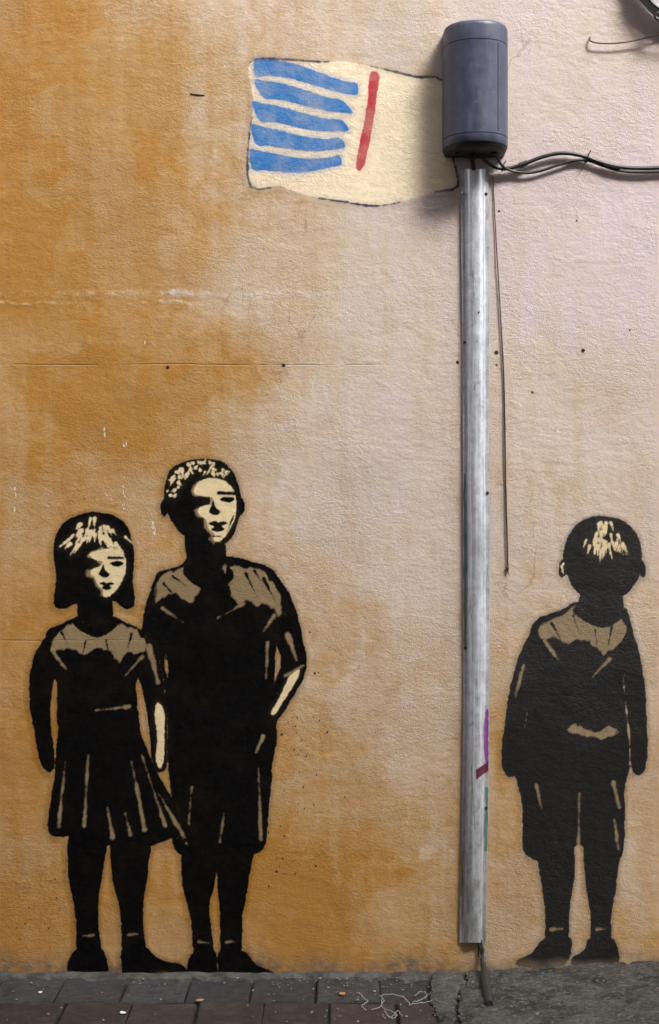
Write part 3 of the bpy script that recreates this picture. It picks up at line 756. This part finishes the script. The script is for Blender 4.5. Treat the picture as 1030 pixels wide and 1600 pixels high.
# ------------------------------------------------------------------ steel cable cover
def steel_mat():
    m, g, p = new_mat('galvanised_steel')
    pos = g.n('ShaderNodeNewGeometry').outputs['Position']
    st = g.noise(g.mapping(pos, (110, 110, 1.3)), 1.0, 7, .68)
    bl = g.noise(pos, 42, 7, .7, .4); lo = g.noise(g.mapping(pos, (6, 6, 2.4)), 1.0, 5, .65)
    col = g.mix(g.mr(bl, .3, .7), c3(.39, .42, .47), c3(.62, .66, .72))
    col = g.mix(g.mr(st, .5, .62, 0, .75), col, c3(.86, .88, .90))
    col = g.mix(g.mr(lo, .53, .68, 0, .55), col, c3(.24, .26, .285))
    dirt = g.mr(g.noise(g.mapping(pos, (90, 90, 12)), 1.0, 7, .72), .57, .66, 0, .75)
    col = g.mix(dirt, col, c3(.13, .125, .11))
    sz = g.n('ShaderNodeSeparateXYZ'); g.l(pos, sz.inputs[0])
    low_dark = g.m('MULTIPLY', g.mr(g.m('ADD', sz.outputs[2], g.m('MULTIPLY', bl, .5)), 1.15, .35), g.mr(g.noise(g.mapping(pos, (70, 70, 14)), 1.0, 6, .7), .3, .65, .25, .7))
    col = g.mix(low_dark, col, c3(.15, .15, .135))  # streaky darker tone towards the bottom of the cover
    g.l(col, p.inputs['Base Color']); p.inputs['Metallic'].default_value = .35; p.inputs['Specular IOR Level'].default_value = .9
    g.l(g.mr(bl, .3, .7, .27, .42), p.inputs['Roughness'])
    h = g.m('ADD', g.m('MULTIPLY', bl, .4), g.m('MULTIPLY', g.noise(g.mapping(pos, (12, 12, 5)), 1, 3), 1.0))
    g.l(g.bump(h, .5, .004), p.inputs['Normal'])
    return m
M_steel = steel_mat()
LE = [(264,720.5),(400,721),(520,722.5),(700,723.5),(900,724),(1100,724),(1250,722.5),(1350,720.5),(1420,718.5),(1474,718)]
RE = [(264,764),(400,764.5),(520,764.5),(700,764.5),(900,765.5),(1100,765),(1250,763),(1350,761.5),(1420,760.5),(1474,760)]
def ev(t, y): return float(np.interp(y, [a for a, _ in t], [b for _, b in t]))
# profile across the cover: u 0..1, height in metres
PROF = [(0,0),(.004,.0022),(.135,.0025),(.155,.006),(.20,.0135),(.27,.0195),(.36,.0235),(.47,.0250),(.58,.0243),(.68,.0215),(.76,.016),(.82,.0085),(.85,.0035),(.87,.0028),(.995,.0022),(1,0)]
def prof_h(u): return float(np.interp(u, [a for a, _ in PROF], [b for _, b in PROF]))
def cover_pt(u, py, lift=0.0):
    l, r = ev(LE, py), ev(RE, py)
    flat = 1 - .45 * max(0, min(1, (py - 1380) / 80)) + .07 * math.sin(py / 47) * math.sin(py / 130)
    fl = 2.0 * math.sin(py / 61) * (1 if u > .9 else 0) * .35
    h = prof_h(u) * flat
    if .13 < u < .87: h += .0006 * math.sin(py / 29 + u * 5)
    h += lift + .004
    px = l + (r - l) * u + fl
    return W(px, py, h)
def cover_strip(us, ys, lift=0.0, thick=None):
    bm = bmesh.new(); rows = [[bm.verts.new(cover_pt(u, y, lift)) for u in us] for y in ys]
    for a, b in zip(rows, rows[1:]):
        for k in range(len(us) - 1): bm.faces.new((a[k], a[k + 1], b[k + 1], b[k]))
    return bm
us = sorted(set([a for a, _ in PROF] + [.41, .52, .63, .315, .72]))
ys = list(np.linspace(264, 1473, 170))
bm = cover_strip(us, ys)
n = len(us)
# give the sheet 1.5 mm thickness
bmesh.ops.recalc_face_normals(bm, faces=bm.faces)
if sum(f.normal.y for f in bm.faces) > 0: bmesh.ops.reverse_faces(bm, faces=bm.faces)
bmesh.ops.solidify(bm, geom=bm.faces[:], thickness=.0015)
cover = tag(empty('cable_cover', W(742, 1473, 0)), 'tall galvanised steel cable cover screwed upright to the wall below the junction box', 'cable cover')
o = from_bm('channel', bm, M_steel); o.parent = cover; o.location = -Vector(cover.location)
M_screw = simple_mat('zinc_screw', (.5, .5, .5), (.7, .7, .7), 300, .35, .9)
M_screwd = simple_mat('rusty_screw', (.03, .028, .026), (.08, .06, .05), 300, .7, .3)
for u, py, r, mt in ((.08, 302, 3.2, M_screw), (.90, 303, 2.4, M_screwd), (.08, 535, 2.2, M_screwd), (.93, 770, 2.4, M_screwd), (.08, 1012, 2.2, M_screwd), (.92, 1262, 2.2, M_screwd), (.62, 488, 1.4, M_screwd)):
    c = cover_pt(u, py, .0004); bm = bmesh.new(); R = r / 600; rings = []
    for rr, dy in ((1, 0), (1, .0012), (.72, .0026), (.32, .003), (.3, .0014)):
        rings.append([bm.verts.new(c + Vector((math.cos(k * math.pi / 6) * R * rr, -dy, math.sin(k * math.pi / 6) * R * rr))) for k in range(12)])
    for a, b in zip(rings, rings[1:]):
        for k in range(12): bm.faces.new((a[k], a[(k + 1) % 12], b[(k + 1) % 12], b[k]))
    bm.faces.new(rings[-1])
    o = from_bm('screw', bm, mt); o.parent = cover; o.location = -Vector(cover.location)
def mark(outline, c, label):
    """a brush or marker stroke lying on the cover; outline in (u, photo row)"""
    m = simple_mat('marker_ink', c, tuple(v * 1.5 for v in c), 90, .45)
    P_ = [(a, b) for a, b in outline]; half = len(P_) // 2
    bm = bmesh.new(); rows = []
    for i in range(half):
        (u0, y0), (u1, y1) = P_[i], P_[len(P_) - 1 - i]
        rows.append([bm.verts.new(cover_pt(u0 + (u1 - u0) * k / 8, y0 + (y1 - y0) * k / 8, .0011)) for k in range(9)])
    for a, b in zip(rows, rows[1:]):
        for k in range(8): bm.faces.new((a[k], a[k + 1], b[k + 1], b[k]))
    o = from_bm('ink_mark', bm, m); o.parent = cover; o.location = -Vector(cover.location); o['label'] = label
yy = list(np.linspace(1108, 1192, 12))
mark([(.80 + .1 * abs((y - 1150) / 42) ** 3 , y) for y in yy] + [(.985 - .02 * (k % 2), y) for k, y in enumerate(yy[::-1])], (.16, .045, .19), 'purple marker stroke on the edge')
tt = list(np.linspace(0, 1, 8))
mark([(.52 + .45 * t, 1203 - 13 * t) for t in tt] + [(.54 + .44 * t, 1218 - 14 * t) for t in tt[::-1]], (.07, .012, .03), 'maroon marker dash')
# drips of old green paint down the flanges
def drip(u0, u1, y0, y1, c, label):
    yv = list(np.linspace(y0, y1, 24))
    mark([(u0 + .012 * math.sin(y / 9), y) for y in yv] + [(u1 + .014 * math.sin(y / 7 + 1), y) for y in yv[::-1]], c, label)
drip(.03, .085, 740, 905, (.06, .13, .105), 'dark green paint line along the flange')
drip(.03, .10, 905, 1015, (.10, .15, .13), 'faded green paint line along the flange')
drip(.90, .97, 1230, 1330, (.06, .16, .14), 'teal paint trace on the flange')
drip(.02, .07, 1330, 1400, (.12, .12, .07), 'mossy trace on the flange')

# ------------------------------------------------------------------ junction box
def box_mat():
    m, g, p = new_mat('slate_plastic')
    pos = g.n('ShaderNodeNewGeometry').outputs['Position']
    a = g.noise(pos, 26, 6, .7); b = g.noise(g.mapping(pos, (30, 30, 5)), 1.0, 6, .65)
    col = g.mix(g.mr(a, .3, .7), c3(.033, .040, .072), c3(.060, .072, .125))
    col = g.mix(g.mr(b, .5, .68, 0, .45), col, c3(.12, .125, .155))
    col = g.mix(g.mr(g.noise(pos, 75, 6, .75), .58, .68, 0, .4), col, c3(.17, .17, .19))
    g.l(col, p.inputs['Base Color']); g.l(g.mr(a, .3, .7, .38, .56), p.inputs['Roughness']); p.inputs['Specular IOR Level'].default_value = .5
    g.l(g.bump(g.noise(pos, 500, 3), .15, .001), p.inputs['Normal'])
    return m
M_box = box_mat(); M_boxb = simple_mat('black_plastic', (.005, .005, .0055), (.014, .014, .014), 60, .55, 0, (140, .5, .004))
BX0, BX1 = W(692, 0, .02).x, W(794.5, 0, .05).x
cxb = (BX0 + BX1) / 2; hw = (BX1 - BX0) / 2; DEP = .122
def plan(s=1.0, d=0.0, n=40):
    """D-shaped plan: straight flanks, bowed front; returns x, y pairs from rear left to rear right"""
    out = [(-hw * s + d * 0, 0.0)]
    for k in range(n + 1):
        a = math.pi * (1 - k / n)
        e = 2.15
        cx_, sy_ = math.cos(a), math.sin(a)
        out.append((hw * s * math.copysign(abs(cx_) ** (2 / e), cx_), -(.03 + (DEP - .03) * abs(sy_) ** (2 / e)) * (1 - (1 - s) * 1.0) + (0)))
    out.append((hw * s, 0.0))
    return out
def loft(bm, levels):
    """levels: (z, scale)"""
    rings = [[bm.verts.new((cxb + x, y, z)) for x, y in plan(s)] for z, s in levels]
    n = len(rings[0])
    for a, b in zip(rings, rings[1:]):
        for k in range(n): bm.faces.new((a[k], a[(k + 1) % n], b[(k + 1) % n], b[k]))
    bm.faces.new(rings[0][::-1]); bm.faces.new(rings[-1])
    return bm
zf = lambda py: W(0, py, .118).z          # heights as read on the bowed front
jb = tag(empty('junction_box', (cxb, 0, zf(240))), 'dark slate plastic junction box with bowed front fixed above the steel cable cover', 'junction box')
def boxpart(nm, levels, mat):
    o = from_bm(nm, loft(bmesh.new(), levels), mat); o.parent = jb; o.location = -Vector(jb.location); return o
zt0, zl, zb0, zb1 = zf(30), zf(61), zf(207), zf(220)
boxpart('lid', [(zl + .0006, .988), (zl + .0016, .998), (zt0 - .012, .996), (zt0 - .006, .988), (zt0 - .002, .972), (zt0, .945)], M_box)
boxpart('housing', [(zb0 + .0004, .99), (zb0 + .0014, 1.0), ((zb0 + zl) / 2, 1.0), (zl - .001, .998), (zl, .988)], M_box)
boxpart('lower_rim', [(zb1 - .001, .982), (zb1 + .001, .996), (zb0 - .0014, 1.0), (zb0 - .0004, .99)], M_box)
zbb = W(0, 240, .03).z
boxpart('base', [(zbb - .004, .86), (zbb, .93), (zb1 - .0012, .972)], M_boxb)
# upright joint on the front and a gland under the base
bm = bmesh.new(); pl = plan(1.0)
k0 = min(range(len(pl)), key=lambda i: abs(cxb + pl[i][0] - W(777, 0, .10).x) + (10 if pl[i][1] > -.05 else 0))
xk, yk = pl[k0]
tube(bm, [(cxb + xk, yk - .0002, zb0 + .006), (cxb + xk, yk - .0002, zl - .006)], .0011, 6)
o = from_bm('seam', bm, M_boxb); o.parent = jb; o.location = -Vector(jb.location)
bm = bmesh.new(); gx = W(738, 0, .045).x
tube(bm, [(gx, -.045, zbb - .0045), (gx, -.045, zbb - .016)], .012, 14)
o = from_bm('cable_gland', bm, M_boxb); o.parent = jb; o.location = -Vector(jb.location)
for xo in (-.052, .048):
    bm = bmesh.new(); tube(bm, [(cxb + xo, -.06, zbb - .0045), (cxb + xo, -.06, zbb - .010)], .009, 12)
    o = from_bm('foot', bm, M_boxb); o.parent = jb; o.location = -Vector(jb.location)

# ------------------------------------------------------------------ cables
M_cab = simple_mat('black_cable', (.010, .010, .011), (.03, .029, .029), 120, .45)
M_cabg = simple_mat('grey_cable', (.05, .05, .052), (.10, .10, .10), 90, .5)
M_brown = simple_mat('brown_wire', (.035, .022, .016), (.07, .045, .032), 120, .6)
def cable(name, pts, r, mat, label, cat='cable', seg=8, k=8, group=None):
    P3 = catmull([W(*p) for p in pts], k)
    org = P3[0]
    bm = bmesh.new(); tube(bm, [p - org for p in P3], r, seg)
    o = from_bm(name, bm, mat); o.location = org
    return tag(o, label, cat, group)
cable('supply_cable', [(738,238,.045),(739,252,.035),(740,266,.022),(740,280,.013),(740,330,.010)], .0062, M_cab, 'short black cable dropping from the junction box into the steel cover top')
ca = cable('wall_cable', [(748,236,.045),(754,246,.04),(766,257,.026),(782,263,.014),(800,262,.012),(822,255,.012),(845,246,.012),(870,240,.012),(892,240,.012),(915,245,.012),(940,254,.012),(970,261,.012),(1000,263,.012),(1035,262,.012),(1100,258,.012),(1400,262,.012)],
   .0052, M_cab, 'thicker black cable arching rightward across the wall from the junction box')
cb = cable('wall_cable', [(770,238,.045),(777,247,.04),(785,259,.027),(800,267,.014),(825,270,.011),(848,266,.010),(872,258,.010),(897,251,.010),(920,251,.010),(942,259,.010),(970,267,.010),(1000,269,.010),(1035,268,.010),(1100,266,.010),(1400,270,.010)],
   .0036, M_cab, 'thinner black cable sagging below the arching one on the wall')
def tie(px, py, r, dep, lean):
    bm = bmesh.new(); c = W(px, py, dep); pts = []
    for k in range(17):
        a = 2 * math.pi * k / 16; pts.append(c + Vector((lean * math.sin(a) * r, -math.cos(a) * .009, math.sin(a) * r)))
    tube(bm, pts, .0017, 6, False)
    tube(bm, [c + Vector((lean * r, -.004, r * .8)), c + Vector((lean * r + .003, -.008, r + .003)), c + Vector((lean * r + .003, -.009, r + .006))], .0015, 6)
    return bm
o = from_bm('cable_tie', tie(918, 247, .012, .012, .3), M_cab); tag(o, 'black tie wrapped round both cables toward the right', 'cable tie', 'ties round the cables')
o = from_bm('cable_tie', tie(786, 262, .010, .018, .2), M_cab); tag(o, 'black tie where the two cables cross just below the box', 'cable tie', 'ties round the cables')
o = cable('cable_sleeve', [(812,258.5,.012),(818,256.5,.012),(824,254.3,.012)], .0074, M_cab, 'short black sleeve on the upper cable before its arch', 'cable sleeve')
o = cable('cable_sleeve', [(944,255.4,.012),(958,258.8,.012),(970,261,.012)], .0066, M_cabg, 'greyish taped joint on the cable right of the tie', 'cable sleeve')
cable('hanging_cord', [(770,274,.004),(771,290,.0035),(774,350,.0035),(778,420,.004),(782,490,.0035),(787,580,.0035),(789,660,.0035),(790,740,.004),(792,820,.004),(794,890,.004)], [.0012 + .0009 * min(1, i / 50) for i in range(73)], M_brown, 'thin dark cord hanging down the wall right of the steel cover', 'cord', 6)
cable('wall_wire', [(922,58,.002),(922,63,.008),(928,66,.012),(945,68,.012),(970,67,.012),(998,62,.012),(1035,53,.012),(1100,40,.012),(1200,38,.01)], .0021, M_brown, 'thin brown wire curving off a nail near the top right corner', 'wire', 6)
bm = bmesh.new(); kp = W(794, 888, .004) - W(771, 274, .004); bmesh.ops.create_icosphere(bm, subdivisions=2, radius=.0042)
for v in bm.verts: v.co = Vector((v.co.x, v.co.y, v.co.z * 1.5)) + kp
for q in (-1, 0, 1.3): tube(bm, [kp, kp + Vector((q * .002, -.001, -.009)), kp + Vector((q * .0045, 0, -.017 - .003 * abs(q)))], [.0012, .0009, .0004], 5)
o = from_bm('knot', bm, M_brown); o['kind'] = 'stuff'; o.parent = bpy.data.objects['hanging_cord']
M_pipe = simple_mat('grey_conduit', (.12, .13, .145), (.20, .21, .225), 40, .5, .1, (90, .3, .003))
pp = catmull([W(984,-70,.022), W(996,-24,.022), W(1014,2,.022), W(1042,24,.022), W(1110,44,.022), W(1200,52,.022)], 8)
bm = bmesh.new(); tube(bm, pp, .0165, 18)
cd = from_bm('conduit', bm, M_pipe); tag(cd, 'grey conduit bend crossing the top right corner of the wall', 'conduit')
cable('loose_cable', [(1000,-30,.045),(1015,0,.045),(1032,15,.046),(1038,20,.046),(1027,21,.046),(1025,28,.046),(1040,33,.046),(1090,40,.046),(1180,54,.045)], .0042, M_cab, 'black cable looped over the grey conduit in the top corner')
lead = tag(empty('ground_lead', W(748, 1470, .012)), 'black sheathed cable leaving the steel cover bottom and entering the concrete', 'cable')
def lead_part(nm, pts, r, mt, k=6):
    bm = bmesh.new(); P3 = catmull([W(*p) for p in pts], k)
    tube(bm, P3, r if not isinstance(r, list) else [float(np.interp(i / (len(P3) - 1), np.linspace(0, 1, len(r)), r)) for i in range(len(P3))], 10)
    o = from_bm(nm, bm, mt); o.parent = lead; o.location = -Vector(lead.location)
lead_part('grey_core', [(752,1468,.005),(754,1477,.009),(757,1492,.014),(757,1506,.04)], .0042, M_cabg)
lead_part('black_core', [(746,1468,.005),(749,1478,.008),(754,1494,.013),(756,1508,.04)], .0032, M_cab)
lead_part('tail', [(747,1462,.006),(748,1480,.006),(747.5,1496,.006)], [.002, .002, .001], M_cab)
lead_part('sheath', [(754,1498,.02),(756,1512,.05),(758,1528,.105),(761,1546,.185),(764,1562,.255),(765,1569,.295)], [.0062, .0085, .0105, .011, .0105, .009], M_cab)

# ------------------------------------------------------------------ litter at the wall foot
M_twine = simple_mat('white_twine', (.22, .215, .2), (.36, .35, .33), 200, .9)
rt = random.Random(3); bm = bmesh.new()
def gpt(px, py, lift):   # a point on the paving seen at this place
    y = D * (1 - (CAMZ - lift) / (CAMZ + (py - 800) / 600 - CAMZ + 0.0)) if False else None
    drop = (py - 800) / 600.0; dist = D * (CAMZ - lift) / drop
    return Vector(((px - 515) / 600 * dist / D, -(D - dist), lift))
g_r = .0009
for path in ([(562,1552),(568,1560),(575,1566),(566,1572),(572,1580)], [(580,1578),(592,1576),(600,1564),(594,1557),(606,1555),(622,1556),(634,1562),(640,1570)],
             [(596,1562),(598,1574),(610,1580),(620,1586),(614,1592),(606,1588)], [(640,1570),(654,1568),(672,1566),(686,1560)], [(648,1556),(660,1550),(668,1556),(658,1563),(646,1566)], [(600,1580),(612,1590),(622,1580),(628,1588)]):
    tube(bm, [p + Vector((rt.gauss(0, .0012), rt.gauss(0, .0012), rt.uniform(0, .003))) for p in catmull([gpt(x, y, .004) for x, y in path], 7)], g_r, 5)
c = gpt(620, 1572, .004)
tw = from_bm('twine', bm, M_twine, None, True, c); tag(tw, 'frayed tangle of white twine lying on the paving left of the concrete', 'twine')
def scrap(name, px, py, s, c, label, cat, group=None, flat=.35):
    bm = bmesh.new(); bmesh.ops.create_icosphere(bm, subdivisions=2, radius=s)
    for v in bm.verts:
        v.co.x *= 1 + rt.uniform(-.25, .25); v.co.y *= .8 + rt.uniform(-.2, .2); v.co.z *= flat * (1 + rt.uniform(-.3, .3))
    o = from_bm(name, bm, simple_mat(name, c, tuple(min(1, v * 1.3) for v in c), 150, .85)); p = gpt(px, py, .002); o.location = p + Vector((0, 0, s * flat * .6)); o.rotation_euler = (0, 0, rt.uniform(0, 3))
    return tag(o, label, cat, group)
scrap('gum', 63, 1551, .006, (.5, .5, .48), 'pale speck of gum on the grey paving at far left', 'gum', 'gum on the paving')
scrap('gum', 192, 1583, .008, (.55, .56, .52), 'larger pale blob of gum on the red paving below the dress figure', 'gum', 'gum on the paving')
scrap('leaf_scrap', 312, 1563, .010, (.28, .15, .07), 'orange brown scrap of leaf on the paving below the tall figure', 'leaf', 'leaf scraps on the paving', .2)
scrap('leaf_scrap', 535, 1553, .010, (.27, .13, .05), 'rust coloured leaf scrap near the white twine', 'leaf', 'leaf scraps on the paving', .2)
scrap('twig', 726, 1560, .009, (.22, .15, .09), 'brown twig stub lying on the concrete beside the crack', 'twig', None, .4)
bm = bmesh.new()
for k in range(170):
    px = rt.choice((rt.uniform(0, 680), rt.gauss(560, 80), rt.uniform(680, 1030))); py = rt.choice((rt.gauss(1535, 7), rt.uniform(1532, 1598)))
    lift = .004 if px < 675 else .012 + .03 * min(1, max(0, (px - 690) / 300))
    p = gpt(px, max(py, 1528 if px < 675 else 1520), lift); r = rt.uniform(.0008, .0032)
    m = bmesh.ops.create_icosphere(bm, subdivisions=1, radius=r)
    for v in m['verts']: v.co = Vector((v.co.x * rt.uniform(.7, 1.6), v.co.y * rt.uniform(.7, 1.4), v.co.z * .7)) + p
gr = from_bm('grit', bm, simple_mat('grit', (.09, .08, .07), (.32, .29, .25), 90, .95), None, False); tag(gr, 'loose grit and crumbs scattered along the wall foot', 'grit', None, 'stuff')

# ------------------------------------------------------------------ unseen buildings added across the street to shade the low and left wall
M_brick = simple_mat('dark_brick', (.11, .06, .045), (.19, .11, .08), 6, .9)
M_glass = simple_mat('window_glass', (.02, .025, .03), (.04, .045, .05), 2, .12)
M_frame = simple_mat('white_frame', (.6, .6, .58), (.7, .7, .68), 8, .5)
def facade(name, x0, x1, y, h, label):
    b = tag(empty(name, ((x0 + x1) / 2, y, -.12)), label, 'building')
    bm = bmesh.new(); box(bm, x0, x1, y - 6, y, -.15, h)
    o = from_bm('wall', bm, M_brick, None, False); o.parent = b; o.location = -Vector(b.location)
    bm = bmesh.new(); box(bm, x0 - .1, x1 + .1, y - 6.1, y + .12, h + .002, h + .25)
    o = from_bm('parapet', bm, M_frame, None, False); o.parent = b; o.location = -Vector(b.location)
    nx = int((x1 - x0) / 2.4)
    for fl in range(int(h // 3)):
        for i in range(nx):
            cx = x0 + (i + .5) * (x1 - x0) / nx; z = .9 + fl * 3
            bm = bmesh.new(); box(bm, cx - .55, cx + .55, y + .002, y + .05, z, z + 1.5)
            f = from_bm('window', bm, M_frame, None, False); f.parent = b; f.location = -Vector(b.location)
            bm = bmesh.new()
            for s in (0, 1): box(bm, cx - .48, cx + .48, y + .051, y + .056, z + .06 + s * .72, z + .72 + s * .7)
            p = from_bm('pane', bm, M_glass, None, False); p.parent = f
facade('sun_block_terrace', -14, 6.2, -7.8, 13.7, 'unseen brown brick terrace added across the street to shade the painted wall')
facade('sun_block_house', 6.5, 18, -7.8, 12.1, 'unseen lower brown brick house added right of the terrace, passing more sun to the wall')
